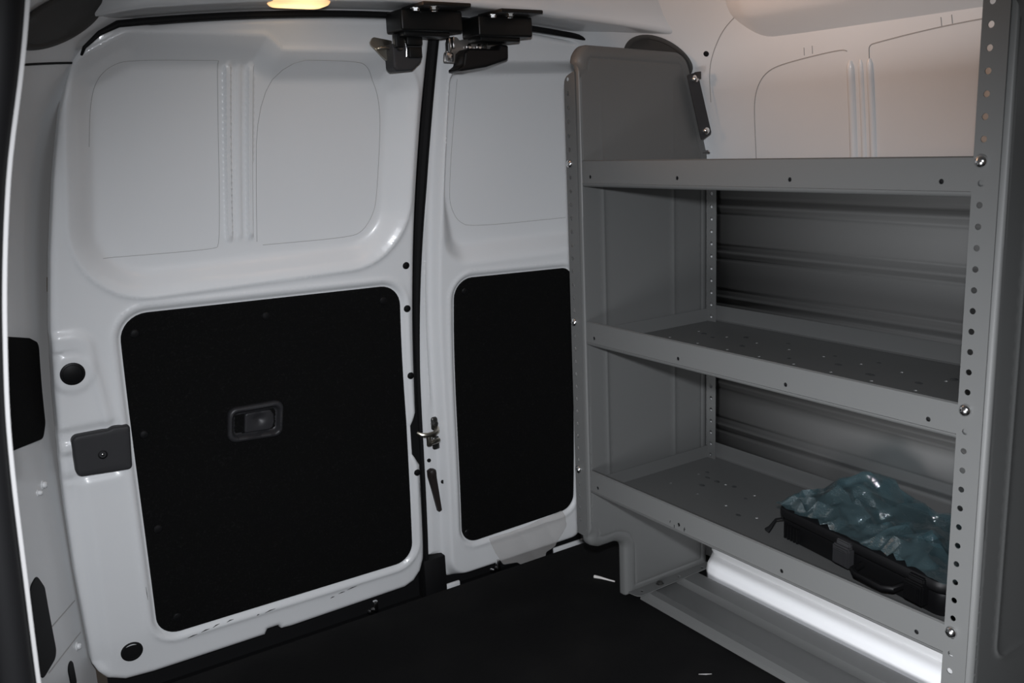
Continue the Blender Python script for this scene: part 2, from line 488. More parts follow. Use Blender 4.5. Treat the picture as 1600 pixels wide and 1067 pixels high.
# base colour recesses of the window stamping
win = fillet([(.262, 1.185), (.238, .785), (.905, .795), (.900, 1.155), (.86, 1.212), (.62, 1.212), (.59, 1.236), (.36, 1.236)], [.05, .13, .13, .06, .05, .02, .02, .05], 10)
cp_l = fillet([(.316, .070), (.906, .066), (.904, .42), (.894, .742), (.312, .755)], [.045, .045, 0, .05, .05], 8)
boss = fillet([(.14, .500), (.14, .737), (.262, .737), (.290, .500)], [.01, .01, .035, .02], 6)
boss2 = fillet([(.14, .520), (.14, .705), (.250, .705), (.272, .520)], [.01, .01, .03, .02], 6)
hole_c = circle((.2225, .659), 0.040, 32)
def f_left(P_):
    x, z = P_[:, 0], P_[:, 1]; h = np.zeros(len(P_))
    dw = sdf(P_, win); h -= 0.036 * sstep(dw, 0.0, 0.050)
    h += 0.004 * np.exp(-((dw + 0.004) / 0.006) ** 2)                      # lip where the stamping turns in
    rw = sstep(z, .868, .884) * (1 - sstep(z, 1.185, 1.20))
    for x0, x1, hh in ((.526, .541, .008), (.567, .582, .008), (.547, .561, .003)): h += rw * hh * sstep(x, x0, x0 + .004) * (1 - sstep(x, x1 - .004, x1))
    dc = sdf(P_, cp_l); h -= 0.006 * sstep(dc, -0.010, -0.002)
    h += 0.0025 * np.exp(-((dc + 0.016) / 0.005) ** 2)
    db = sdf(P_, boss); h += 0.008 * sstep(db, -0.006, 0.012) * (1 - 0.0)
    db2 = sdf(P_, boss2); h -= 0.004 * sstep(db2, 0, .008)
    dh = np.hypot(x - .2225, z - .659); h += 0.0045 * (1 - sstep(dh, .030, .044))
    low = sstep(z, .02, .06) * (1 - sstep(z, .43, .47))
    h -= 0.012 * (1 - sstep(x, .196, .226)) * low
    h -= 0.007 * (1 - sstep(np.abs(z - .497), .045, .062)) * (1 - sstep(x, .275, .30))
    h -= 0.010 * sstep(-z, -.10, -.0) * 0.5
    d = dist(P_, DLr); h += edge_roll(d, 0.013)
    return h
DLr = resample(DL, 0.004)
d1 = empty('door_1', (.56, 1.86, 0), kind='structure')
bm = bmesh.new()
hf(bm, DL, f_left, to_door(), 0.006, rings=(.0008, .002, .0045, .008, .012, .016), bstep=.004,
   extra=[offset_loop(resample(cp_l, .004), o_) for o_ in (-.002, -.005, -.008, -.012, -.016, -.021)] + [offset_loop(resample(win, .004), o_) for o_ in (-.010, -.004, 0, .008, .016)] + [np.array([(xx, zz_) for zz_ in np.arange(.86, 1.21, .006)]) for xx in (.5255, .5268, .5285, .530, .537, .539, .541, .547, .549, .551, .557, .559, .561, .567, .569, .571, .578, .580, .582)],
   skirt=[.012, .030])
obj('door_panel', bm, WHITE, d1, sharp=50)
bm = bmesh.new()
hf(bm, cp_l, lambda P_: -0.003 - 0.003 * (1 - sstep(dist(P_, resample(cp_l, .006)), 0, .004)), to_door(), .02, rings=(.001, .003), bstep=.006, skirt=[.004])
obj('carpet_panel', bm, CARPET, d1)

# right (narrow) door
DR = fillet([(.944, ztop(.95) - .015), (.951, .95), (.953, .50), (.955, .20), (.958, .052), (.984, .046), (.992, -.024), (1.415, -.024), (1.437, .05), (1.437, .60), (1.42, .85), (1.37, 1.15), (1.335, 1.225), (1.29, ztop(1.29) - .015), (1.12, ztop(1.12) - .013)],
            [.006, 0, 0, .02, .004, .006, .055, .05, .03, 0, 0, .03, .03, .02, 0], 8)
DRr = resample(DR, .004)
winr = fillet([(.972, 1.20), (.990, .90), (1.000, .765), (1.46, .765), (1.40, 1.12), (1.35, 1.205)], [.04, .05, .12, .03, .03, .03], 12)
cp_r = fillet([(1.043, .064), (1.390, .072), (1.386, .50), (1.368, .728), (1.031, .738)], [.045, .04, 0, .035, .045], 8)
frm = fillet([(1.000, -.030), (1.60, -.030), (1.60, 1.40), (.957, 1.40), (.962, 1.25), (.968, 1.0), (.980, .65), (.990, .40), (.996, .10)], [.075, 0, 0, 0, 0, 0, 0, 0, 0], 12)
def f_right(P_):
    x, z = P_[:, 0], P_[:, 1]; h = np.zeros(len(P_))
    ds = sdf(P_, frm); h -= 0.022 * (1 - sstep(ds, -.004, .018))
    h += 0.005 * np.exp(-((ds + .014) / .004) ** 2) * sstep(z, .42, .48)
    dw = sdf(P_, winr); wd = np.interp(z, [.80, .93], [.058, .024]); h -= 0.040 * sstep(dw, 0.0, wd)
    dc = sdf(P_, cp_r); h -= 0.005 * sstep(dc, -0.009, -0.002)
    h += 0.002 * np.exp(-((dc + 0.014) / 0.004) ** 2)
    h += edge_roll(dist(P_, DRr), 0.016)
    return h
d2 = empty('door_2', (1.18, 1.86, 0), kind='structure')
bm = bmesh.new()
hf(bm, DR, f_right, to_door(), 0.006, rings=(.0008, .002, .0045, .008, .012), bstep=.004,
   extra=[offset_loop(resample(cp_r, .004), o_) for o_ in (-.002, -.005, -.008, -.012, -.016)] + [offset_loop(resample(winr, .004), o_) for o_ in (-.003, 0, .003, .006, .009, .012, .015, .018, .022)] + [offset_loop(resample(frm, .004), o_) for o_ in (-.018, -.014, -.010, -.004, -.001, .002, .005, .008, .011, .014, .018)],
   skirt=[.012, .030])
obj('door_panel', bm, WHITE, d2, sharp=50)
bm = bmesh.new()
hf(bm, cp_r, lambda P_: -0.002 - 0.003 * (1 - sstep(dist(P_, resample(cp_r, .006)), 0, .004)), to_door(), .02, rings=(.001, .003), bstep=.006, skirt=[.004])
obj('carpet_panel', bm, CARPET, d2)

def h_left(x, z): return float(f_left(np.array([[x, z]]))[0])
def h_right(x, z): return float(f_right(np.array([[x, z]]))[0])
def DP(x, z, out=0.0, f=None):
    return Vector((x, float(yd(z)) - (f(x, z) if f else 0.0) - out, z))
def dn(z):
    e = .01; t = Vector((0, float(yd(z + e) - yd(z - e)), 2 * e)).normalized()
    return Vector((0, -t.z, t.y)).normalized()           # into the van

# seam lines of the outer skin and the window stamping
def soft(pts, k=3):
    p = np.array(pts, float)
    for _ in range(k):
        q = [p[0]]
        for a, b_ in zip(p, p[1:]): q += [a * .75 + b_ * .25, a * .25 + b_ * .75]
        p = np.array(q + [p[-1]])
    return p
def seam(pts, f, par, r=.0005, name='seam'):
    P2 = resample(soft(pts), .012, closed=False); b = bmesh.new()
    add_tube(b, [DP(p[0], p[1], .0003, f) for p in P2], r, 6)
    obj(name, b, SEALANT, par)
seam([(.516, 1.200), (.37, 1.200), (.338, 1.192), (.314, 1.172), (.300, 1.13), (.293, 1.06)], h_left, d1)
seam([(.516, 1.200), (.517, .865), (.50, .858), (.30, .862)], h_left, d1)
seam([(.588, .865), (.588, 1.200), (.772, 1.200), (.800, 1.190), (.822, 1.167), (.838, 1.13), (.846, 1.075), (.847, .93), (.838, .895), (.818, .866), (.79, .855), (.60, .857)], h_left, d1)
seam([(1.016, 1.17), (1.024, .93), (1.034, .895), (1.055, .865), (1.09, .850), (1.36, .850)], h_right, d2)

# round plugs and holes
def plug(name, x, z, r, f, par, dome=.003, m=BLACKP):
    b = bmesh.new(); n = dn(z)
    add_lathe(b, DP(x, z, -.001, f), n, [(r, 0), (r, .002), (r * .93, .0032), (r * .80, .0034), (r * .76, .0018), (r * .4, .0018 + dome * .3), (0, .002 + dome * .35)], 28)
    return obj(name, b, m, par)
for x, z, r in ((.905, .784, .0080), (.909, .686, .0080), (.9155, .528, .0080), (.922, .290, .0078)): plug('plug', x, z, r, h_left, d1)
plug('grommet', .2225, .659, .0215, h_left, d1, .006)
plug('hole_disc', .262, .060, .0215, h_left, d1, .001, SEAL)
for x, z, r in ((.967, .303, .0048), (.998, .243, .0048)): plug('plug', x, z, r, h_right, d2)
# push clips holding the carpet panels
for x, z, f, par in ((.338, .716, h_left, d1), (.591, .714, h_left, d1), (.853, .711, h_left, d1), (.335, .512, h_left, d1), (.340, .310, h_left, d1), (.357, .105, h_left, d1), (1.059, .706, h_right, d2), (1.057, .096, h_right, d2)):
    b = bmesh.new(); c = DP(x, z, -.0035 if f is h_left else -.002)
    add_lathe(b, c, dn(z), [(.0085, -.001), (.0085, .0012), (.007, .0028), (.003, .0036), (0, .0037)], 18)
    obj('push_clip', b, BLACKP, par)

# latch cover on the left door
cov = fillet([(.206, .459), (.304, .452), (.309, .541), (.278, .543), (.270, .540), (.205, .540)], [.012, .008, .006, .003, .003, .012], 5)
covr = resample(cov, .003)
b = bmesh.new()
hf(b, cov, lambda P_: .016 + edge_roll(dist(P_, covr), .006), to_door(), .012, rings=(.0006, .0015, .003, .005), bstep=.004, skirt=[.012, .020])
lc = obj('latch_cover', b, DARKG, d1, sharp=50)
b = bmesh.new(); add_lathe(b, DP(.2545, .494, .0155), dn(.494), [(.0085, 0), (.0085, .0015), (.0065, .0018), (.006, .0004), (.0028, .0003), (.0026, .002), (0, .0028)], 20)
sw = obj('screw_cup', b, BLACKP, lc)
b = bmesh.new(); add_lathe(b, DP(.2545, .494, .0165), dn(.494), [(.0026, 0), (.0024, .0016), (.001, .0022), (0, .0022)], 14)
obj('screw', b, ZINC, lc)

# inside handle of the left door
hc = (.553, .4925)
hout = fillet([(.492, .459), (.607, .452), (.616, .531), (.499, .533)], .018, 8)
hin = fillet([(.503, .470), (.599, .464), (.605, .519), (.508, .521)], .012, 8)
houtr = resample(hout, .003); hinr = resample(hin, .003)
def f_handle(P_):
    do = dist(P_, houtr); di = sdf(P_, hinr)
    return .010 + edge_roll(do, .007) - .013 * sstep(di, -.004, .004)
b = bmesh.new(); hf(b, hout, f_handle, to_door(), .003, rings=(.0006, .0015, .003, .005), bstep=.003, skirt=[.012])
hb = obj('handle_bezel', b, HANDLEP, d1, sharp=50)
pd = fillet([(.528, .474), (.585, .471), (.592, .485), (.592, .502), (.586, .514), (.532, .516)], [.004, .01, .005, .005, .006, .006], 5); pdr = resample(pd, .002)
def f_paddle(P_):
    return .006 + edge_roll(dist(P_, pdr), .003) - .006 * np.exp(-(((P_[:, 0] - .560) / .011) ** 2 + ((P_[:, 1] - .499) / .010) ** 2))
b = bmesh.new(); hf(b, pd, f_paddle, to_door(), .003, rings=(.0005, .0015, .0028), bstep=.003, skirt=[.008])
obj('handle_paddle', b, HANDLEP, hb, sharp=50)

# release lever and striker of the narrow door
lv = fillet([(.9610, .2780), (.9680, .2830), (.9800, .2800), (.9815, .2620), (.9935, .1700), (.9840, .1660), (.9620, .2600)], [.004, .006, .006, .01, .003, .003, .006], 5); lvr = resample(lv, .002)
b = bmesh.new()
hf(b, lv, lambda P_: -.010 + edge_roll(dist(P_, lvr), .004) + .004 * np.exp(-(((P_[:, 0] - .9715) / .008) ** 2 + ((P_[:, 1] - .272) / .010) ** 2)), to_door(), .004, rings=(.0006, .0016, .003), bstep=.003, skirt=[.014])
obj('release_lever', b, LEVERP, d2, sharp=50)
b = bmesh.new()
zc = .372; yb = float(yd(zc)) + .024
add_tube(b, [(.986, yb - .012, .383), (.981, yb - .022, .379), (.968, yb - .030, .377), (.950, yb - .032, .378), (.938, yb - .028, .380), (.930, yb - .02, .385)], [.006, .0065, .006, .0055, .005, .004], 10)
add_tube(b, [(.986, yb - .012, .352), (.981, yb - .024, .357), (.970, yb - .030, .358), (.958, yb - .030, .356)], [.006, .0065, .006, .005], 10)
add_box(b, (.950, yb - .034, .350), (.960, yb - .024, .376), .002)
st = obj('latch_striker', b, STEEL, d2)
for z in (.393, .345):
    b = bmesh.new(); add_lathe(b, (.984, yb - .004, z), dn(z), [(.0095, 0), (.0095, .004), (.007, .005), (.0065, .009), (.004, .010), (0, .010)], 6)
    add_box(b, (.976, yb - .008, z - .016), (.995, yb - .001, z + .016), .005, 3)
    obj('striker_bolt', b, DSTEEL, st)

# scuffs on the lower frame of the left door: thin worn streaks of black
def scuff(par, f, pts, r):
    b = bmesh.new(); add_tube(b, [DP(x, z, .0002, f) for x, z in pts], r, 6); obj('scuff_mark', b, SCUFF, par)
rs = random.Random(3)
for x0, x1, z0, z1 in ((.372, .392, .050, .053), (.40, .418, .054, .056), (.425, .440, .056, .060), (.455, .470, .058, .060), (.52, .526, .052, .053), (.538, .562, .052, .0545), (.692, .702, .034, .036), (.712, .728, .039, .040), (.733, .757, .042, .045)):
    scuff(d1, h_left, [(x0, z0), ((x0 + x1) / 2, (z0 + z1) / 2 + .001), (x1, z1)], [.0003, .0011, .0003])
scuff(d1, h_left, [(.3025, .195), (.303, .18), (.3035, .165)], [.0002, .0006, .0002])
scuff(d1, h_left, [(.9285, .262), (.929, .245), (.928, .225)], [.0002, .0006, .0002])

# lower lock pins under the doors
for x, par in ((.775, d1), (1.114, d2)):
    b = bmesh.new(); add_tube(b, [(x, 1.852, -.018), (x, 1.834, -.014), (x, 1.828, -.002)], .004, 8); add_box(b, (x + .006, 1.83, -.014), (x + .016, 1.84, .012), .002)
    obj('lower_lock_pin', b, ZINC, par)

# ---------------------------------------------------------------- seals
b = bmesh.new()
pts = [Vector((float(xe(z)) + .012, float(yd(z)) + .014, z)) for z in (1.175, 1.19)] + [Vector((x, float(yd(ztop(x))) + .002, z)) for x, z in ((.290, 1.214), (.315, 1.236), (.345, 1.251))] + \
      [Vector((x, float(yd(ztop(x))) - .002, ztop(x) - .008)) for x in np.linspace(.38, 1.30, 40)] + [Vector((x, float(yd(z)) + .002, z)) for x, z in ((1.325, 1.243), (1.36, 1.215), (1.385, 1.17))]
add_tube(b, pts, [.0012, .0016, .0028, .004] + [.0058] * (len(pts) - 6) + [.004, .002], 10)
obj('trim_2', b, SEAL, kind='structure')
b = bmesh.new()
pts = []; rr = []
for z in np.linspace(1.262, -.06, 50):
    xg = np.interp(z, [-.06, .1, .3, .52, .75, .95, 1.262], [.948, .947, .944, .941, .939, .938, .934])
    wdt = np.interp(z, [-.06, .52, .7, .95, 1.262], [.004, .0055, .0085, .0125, .0125])
    pts.append(Vector((float(xg), float(yd(z)) + .012, float(z)))); rr.append(float(wdt))
add_tube(b, pts, rr, 10)
obj('trim_3', b, SEAL, kind='structure')
# black sill step behind the floor mat
b = bmesh.new(); add_box(b, (.215, 1.796, -.09), (1.58, 1.97, -.052), .004); add_box(b, (.935, 1.868, -.055), (.995, 1.92, .052), .004)
add_box(b, (.215, 1.905, -.055), (1.53, 1.915, .10))
prev = None
for z in np.linspace(.02, 1.24, 30):
    cur = [b.verts.new(q) for q in ((.895, float(yd(z)) + .030, z), (.975, float(yd(z)) + .030, z), (.975, float(yd(z)) + .038, z), (.895, float(yd(z)) + .038, z))]
    if prev:
        for k in range(4): b.faces.new((prev[k], prev[(k + 1) % 4], cur[(k + 1) % 4], cur[k]))
    prev = cur
bmesh.ops.recalc_face_normals(b, faces=b.faces[:])
obj('trim_4', b, SEAL, kind='structure')
# outer sill flange, seen under the narrow door
b = bmesh.new(); add_box(b, (.990, 1.872, -.050), (1.034, 1.880, -.030), .003); add_box(b, (1.325, 1.872, -.050), (1.46, 1.880, -.030), .003)
obj('sill_flange', b, WHITE, d2)

# ---------------------------------------------------------------- header hardware
def bracket(x0, x1, label):
    e = empty('striker_bracket', ((x0 + x1) / 2, 1.55, ztop((x0 + x1) / 2) - .03), label, 'bracket', 'upper door catch brackets')
    zt = float(ztop((x0 + x1) / 2))
    b = bmesh.new()
    add_box(b, (x0 + .014, 1.515, zt - .006), (x1 - .016, 1.60, zt + .001), .002)
    obj('mounting_plate', b, BLACKM, e)
    b = bmesh.new()
    add_box(b, (x0, 1.575, zt - .042), (x1, 1.640, zt - .004), .004, 3)
    add_box(b, (x0 + .012, 1.590, zt - .050), (x1 - .020, 1.640, zt - .040), .003)
    obj('catch_housing', b, BLACKM, e)
    for x, y in ((x0 + .020, 1.555), (x0 + .058, 1.555), (x0 + .044, 1.530)):
        b = bmesh.new(); add_lathe(b, (x, y, zt - .005), (0, 0, -1), [(.0095, 0), (.0095, .002), (.0065, .0022), (.0065, .006), (.004, .007), (0, .007)], 6)
        obj('bolt', b, ZINC if y > 1.53 else DSTEEL, e)
    return e
bracket(.817, .947, 'black steel catch bracket bolted to the header, over the wide left door')
bracket(.982, 1.108, 'black steel catch bracket bolted to the header, over the narrow right door')

# latch on top corner of the left door
lt = empty('upper_latch', (.84, 1.64, 1.2)); lt.parent = d1; lt.matrix_parent_inverse = Matrix.Translation(-d1.location)
def lobj(n, b, m, par=None, sharp=35):
    o = obj(n, b, m, None, sharp=sharp); o.parent = par or lt; o.matrix_parent_inverse = Matrix.Translation(-(par or lt).location) if (par or lt).type == 'EMPTY' else Matrix(); return o
b = bmesh.new()
tri = fillet([(.785, 1.228), (.793, 1.240), (.832, 1.234), (.832, 1.192), (.815, 1.200)], [.006, .006, .002, .004, .006], 5)
plate(b, tri, [], lambda u, v, h: Vector((u, 1.648 - h, v)), .004)
add_box(b, (.800, 1.634, 1.2175), (.832, 1.648, 1.2215), .0015)
lobj('latch_bracket', b, STEEL)
b = bmesh.new()
cv = fillet([(.8195, 1.183), (.826, 1.176), (.860, 1.178), (.880, 1.194), (.884, 1.226), (.8190, 1.226)], [.004, .006, .006, .006, .002, .002], 5)
cvr = resample(cv, .003)
hf(b, cv, lambda P_: edge_roll(dist(P_, cvr), .004), lambda u, v, h: Vector((u, 1.622 - h, v)), .006, rings=(.0006, .0016, .003), bstep=.004, skirt=[.014, .030])
lobj('latch_cover', b, DARKG, sharp=50)
b = bmesh.new()
add_box(b, (.822, 1.612, 1.218), (.840, 1.628, 1.244), .003); add_box(b, (.845, 1.612, 1.222), (.880, 1.632, 1.240), .004)
add_box(b, (.851, 1.616, 1.200), (.879, 1.624, 1.220), .002)
lobj('latch_body', b, BLACKM)
b = bmesh.new(); add_tube(b, [(.8435, 1.616, 1.226), (.8445, 1.614, 1.215), (.8440, 1.616, 1.202)], .0012, 6); lobj('spring_wire', b, ZINC)
b = bmesh.new(); add_lathe(b, (.8335, 1.624, 1.219), (0, -1, 0), [(.0065, 0), (.0065, .006), (.005, .008), (.002, .008), (0, .0085)], 12); lobj('pivot_pin', b, DSTEEL)

# latch on top corner of the right door
rt = empty('upper_latch', (1.01, 1.64, 1.2)); rt.parent = d2; rt.matrix_parent_inverse = Matrix.Translation(-d2.location)
b = bmesh.new()
pl = fillet([(.944, 1.196), (.946, 1.212), (.951, 1.218), (.951, 1.232), (.956, 1.244), (.976, 1.244), (.982, 1.238), (1.03, 1.248), (1.07, 1.240), (1.07, 1.200), (.968, 1.194)], [.003, .003, .003, .003, .004, .004, .003, .004, .003, .003, .003], 4)
plate(b, pl, [], lambda u, v, h: Vector((u, 1.650 - h, v)), .003)
lobj('latch_plate', b, MSTEEL, rt)
b = bmesh.new()
add_box(b, (.946, 1.640, 1.196), (.962, 1.652, 1.214), .003, 2); add_box(b, (.9500, 1.637, 1.214), (.9565, 1.650, 1.242), .003, 2)
add_box(b, (.9590, 1.634, 1.220), (.9625, 1.650, 1.243), .0015)
lobj('chrome_clip', b, ZINC, rt)
b = bmesh.new()
cv = fillet([(.951, 1.178), (.963, 1.176), (1.020, 1.184), (1.073, 1.199), (1.074, 1.226), (1.056, 1.228), (1.050, 1.219), (.982, 1.219), (.971, 1.211), (.966, 1.188)], [.003, .004, .01, .006, .003, .003, .004, .008, .006, .006], 5); cvr = resample(cv, .003)
hf(b, cv, lambda P_: edge_roll(dist(P_, cvr), .005), lambda u, v, h: Vector((u, 1.612 - h, v)), .006, rings=(.0006, .0016, .003, .0045), bstep=.004, skirt=[.016, .036])
lobj('latch_cover', b, BLACKP, rt, sharp=50)
for x in (1.000, 1.024, 1.036):
    b = bmesh.new(); add_lathe(b, (x, 1.646, 1.2255), (0, -1, 0), [(.0055, 0), (.0055, .003), (.004, .0045), (0, .005)], 14); lobj('rivet', b, ZINC if x < 1.03 else DSTEEL, rt)
b = bmesh.new(); add_tube(b, [(1.035, 1.632, 1.234), (1.06, 1.630, 1.234), (1.085, 1.632, 1.237), (1.10, 1.636, 1.242)], .006, 10); lobj('latch_rod', b, DSTEEL, rt)

# dome lamp, lit
lp = empty('dome_lamp', (.620, 1.575, 1.284), 'lit warm dome lamp on the white header above the wide left door', 'lamp')
b = bmesh.new(); add_box(b, (.566, 1.525, 1.2835), (.674, 1.605, 1.2895), .002); obj('lamp_base', b, WHITE, lp)
lens_o = fillet([(.570, 1.530), (.670, 1.530), (.670, 1.600), (.570, 1.600)], .022, 8); lensr = resample(lens_o, .004)
b = bmesh.new(); hf(b, lens_o, lambda P_: .009 + edge_roll(dist(P_, lensr), .010), lambda u, v, h: Vector((u, v, 1.285 - h)), .006, rings=(.0008, .002, .004, .007), bstep=.004, skirt=[.003])
bmesh.ops.recalc_face_normals(b, faces=b.faces[:])
obj('lamp_lens', b, LENS, lp, sharp=60)
# ---------------------------------------------------------------- left pillar trim
def pil(s, z, out=0.0):
    """point on the left rear pillar, s metres forward of the door edge"""
    s = s - .042
    p = Vector((float(xe(z)) - .41 * s, float(yd(z)) - .91 * s, z)); q = on_shell(p); n = shell_n(q); return q + n * out
trim_o = fillet([(.040, .572), (.060, .548), (.30, .590), (.30, .790), (.075, .738), (.036, .722)], [.02, .02, .02, .02, .02, .02], 6); trr = resample(trim_o, .006)
b = bmesh.new(); hf(b, trim_o, lambda P_: .005 + edge_roll(dist(P_, trr), .003), lambda u, v, h: pil(u, v, h), .02, rings=(.001, .003), bstep=.008, skirt=[.006])
bmesh.ops.recalc_face_normals(b, faces=b.faces[:])
obj('carpet_panel', b, CARPET, walls['l'])
for s, z, r in ((.083, .468, .006), (.110, .463, .0045), (.048, .118, .006)):
    p = pil(s, z); b = bmesh.new(); add_lathe(b, p, shell_n(p), [(r * 1.5, -.001), (r * 1.5, .001), (r, .002), (r, .006), (r * .6, .008), (0, .008)], 12)
    obj('weld_nut', b, WHITE, walls['l'])
for o_ in (fillet([(.150, .16), (.150, .30), (.175, .335), (.215, .33), (.24, .16)], .02, 6), fillet([(.085, .055), (.085, .115), (.115, .115), (.115, .055)], .014, 6)):
    b = bmesh.new(); rr_ = resample(o_, .006)
    hf(b, o_, lambda P_: .002 + edge_roll(dist(P_, rr_), .0015), lambda u, v, h: pil(u, v, h), .02, rings=(.0015,), bstep=.006, skirt=[.004]); bmesh.ops.recalc_face_normals(b, faces=b.faces[:])
    obj('dark_hole', b, SEAL, walls['l'])  # black patches stand in for the dark inside open pillar holes
for za, zb in ((.225, .200), (.155, .130), (1.165, 1.198)):
    b = bmesh.new(); add_tube(b, [pil(s, za + (zb - za) * (1 - s / .2), .0004) for s in np.linspace(.02, .2, 10)], .0012 if za < 1 else .002, 6)
    obj('seam', b, SEALANT if za < 1 else SEAL, walls['l'])

# dark grey ovals in the rear roof corners
for side, par in ((-1, walls['l']), (1, walls['r'])):
    c = on_shell((XC + side * (.563 if side < 0 else .606), 1.552, 1.232 if side < 0 else 1.200)); n = shell_n(c)
    u = Vector((-side * .13, .12, .075)); u = (u - n * u.dot(n)).normalized(); v = n.cross(u)
    b = bmesh.new(); rows = []
    for k, (fr_, dp) in enumerate(((1.0, .001), (1.0, .004), (.95, .0055), (.86, .0055), (.80, .003), (.5, .003), (0.02, .0035))):
        rows.append([b.verts.new(on_shell(c + u * ((.092 if side < 0 else .078) * fr_ * math.cos(a)) + v * (.048 * fr_ * math.sin(a) * (1 + .18 * math.cos(a)))) + n * dp) for a in np.linspace(0, 2 * PI, 48, endpoint=False)])
    for r0, r1 in zip(rows, rows[1:]):
        for k in range(48): b.faces.new((r0[k], r0[(k + 1) % 48], r1[(k + 1) % 48], r1[k]))
    b.faces.new(rows[-1]); bmesh.ops.recalc_face_normals(b, faces=b.faces[:])
    obj('dark_oval', b, OVAL, par)

# ---------------------------------------------------------------- right wall stampings above the shelves
def wr(y, z, out=0.0):
    p = on_shell((1.53, y, z)); return p + shell_n(p) * out
def wseam(pts, r=.0011, m=SEALANT, nm='seam'):
    P2 = resample(soft(pts), .012, closed=False); b = bmesh.new(); add_tube(b, [wr(p[0], p[1], .0003) for p in P2], r, 6); obj(nm, b, m, walls['r'])
arc = [(1.375, .96), (1.378, 1.06), (1.377, 1.10), (1.369, 1.13), (1.352, 1.155), (1.325, 1.170), (1.28, 1.178), (1.20, 1.187), (1.155, 1.190), (1.145, 1.186)]
wseam(arc); wseam([(1.098, .96), (1.098, 1.182), (1.095, 1.192), (1.086, 1.195), (.98, 1.208), (.88, 1.215), (.80, 1.216)])
for y, r in ((1.139, .0075), (1.097, .0065), (1.117, .0055)):
    b = bmesh.new(); zs = np.linspace(.95, 1.166, 24)
    add_tube(b, [wr(y, z, .0005 if r > .006 else -.001) for z in zs], [r] * 22 + [r * .9, r * .45], 12); obj('wall_rib', b, WHITE, walls['r'])
for y, z in ((1.510, 1.236),):
    p = wr(y, z); b = bmesh.new(); add_lathe(b, p, shell_n(p), [(.006, -.001), (.006, .0015), (.004, .002), (0, .002)], 16); obj('hole_disc', b, SEAL, walls['r'])  # black disc drawn for the dark of an open hole
for y in (1.245, 1.225, .95, .93):
    wseam([(y, 1.188 + (1.245 - y) * .08), (y, 1.205 + (1.245 - y) * .08)], .0008)

# roof rail over the right wall
b = bmesh.new(); rows = []
prof = soft([(1.530, 1.205), (1.492, 1.217), (1.440, 1.243), (1.420, 1.258), (1.402, 1.292), (1.375, 1.375), (1.36, 1.42)], 3)
for y in np.concatenate([np.linspace(-.45, 1.28, 12), np.linspace(1.30, 1.50, 16)]):
    k = float(np.clip((y - 1.30) / .17, 0, 1)); k = k * k * (3 - 2 * k)
    rows.append([b.verts.new((p[0] + .075 * k, y, p[1] + .030 * k)) for p in prof])
for a, c in zip(rows, rows[1:]):
    for i in range(len(a) - 1): b.faces.new((a[i], c[i], c[i + 1], a[i + 1]))
bmesh.ops.recalc_face_normals(b, faces=b.faces[:])
if sum(f.normal.x for f in b.faces) > 0: bmesh.ops.reverse_faces(b, faces=b.faces[:])
obj('trim_7', b, WHITE, kind='structure', sharp=60)
# added, unseen black carpet: keeps wall bounce off the near end panel
b = bmesh.new(); add_box(b, (1.532, -.50, .01), (1.542, .600, 1.06), .004)
obj('carpet_panel', b, CARPET, walls['r'])
b = bmesh.new(); add_tube(b, [on_shell(p, .0002) for p in soft([(1.42, 1.25, 1.28), (1.43, 1.305, 1.26), (1.45, 1.39, 1.24), (1.47, 1.44, 1.20), (1.49, 1.47, 1.167), (1.50, 1.475, 1.10)])], .0010, 6)
obj('seam', b, SEALANT, walls['r'])
# white inner sill under the shelves
b = bmesh.new()
prof = [(1.560, .285), (1.512, .280), (1.500, .270), (1.494, .20), (1.490, .075), (1.486, .066), (1.490, .058), (1.484, .050), (1.472, .036), (1.468, .018), (1.470, -.002)]
pf = resample(np.array(prof), .006, closed=False); rows = []
for y, sh in [(.64, 0), (1.42, 0), (1.45, .003), (1.466, .012), (1.474, .03), (1.477, .06)]:
    rows.append([b.verts.new((p[0] + sh, y + .0 * p[1], p[1])) for p in pf])
for a, c in zip(rows, rows[1:]):
    for i in range(len(a) - 1): b.faces.new((a[i], c[i], c[i + 1], a[i + 1]))
bmesh.ops.recalc_face_normals(b, faces=b.faces[:])
if sum(f.normal.x for f in b.faces) > 0: bmesh.ops.reverse_faces(b, faces=b.faces[:])
obj('trim_5', b, WSILL, kind='structure', sharp=60)

# ---------------------------------------------------------------- sliding door edge, close to the lens
strip = [(.060, 1.15), (.057, 1.109), (.055, 1.102), (.052, 1.087), (.048, 1.07), (.040, 1.041), (.034, 1.009), (.030, .983), (.025, .941), (.023, .908), (.022, .877), (.020, .818), (.019, .75)]
PK = .80 / .42
st_s = resample(np.array([(x * PK, 1.04 + (z - 1.04) * PK) for x, z in strip]), .02, closed=False)
for _ in range(3): st_s[1:-1] = (st_s[:-2] + st_s[2:] + 2 * st_s[1:-1]) / 4
b = bmesh.new(); rows = []
for x, z in st_s:
    rows.append([b.verts.new(q) for q in ((x + .0015, .792, z), (x + .0015, .830, z), (x - .0015, .830, z), (x - .0015, .792, z))])
for a, c in zip(rows, rows[1:]):
    for i in range(4): b.faces.new((a[i], a[(i + 1) % 4], c[(i + 1) % 4], c[i]))
bmesh.ops.recalc_face_normals(b, faces=b.faces[:])
ed = empty('trim_6', (.05, .80, .50), kind='structure')
obj('pillar_flange', b, SEALANT, ed)
b = bmesh.new(); add_tube(b, [(x - .0175, .796, z) for x, z in st_s], .0155, 16); obj('rubber_seal', b, SEAL, ed)
b = bmesh.new(); add_tube(b, [(x - .080, .81, z) for x, z in st_s], .050, 24); obj('pillar_cover', b, GREYTRIM, ed)

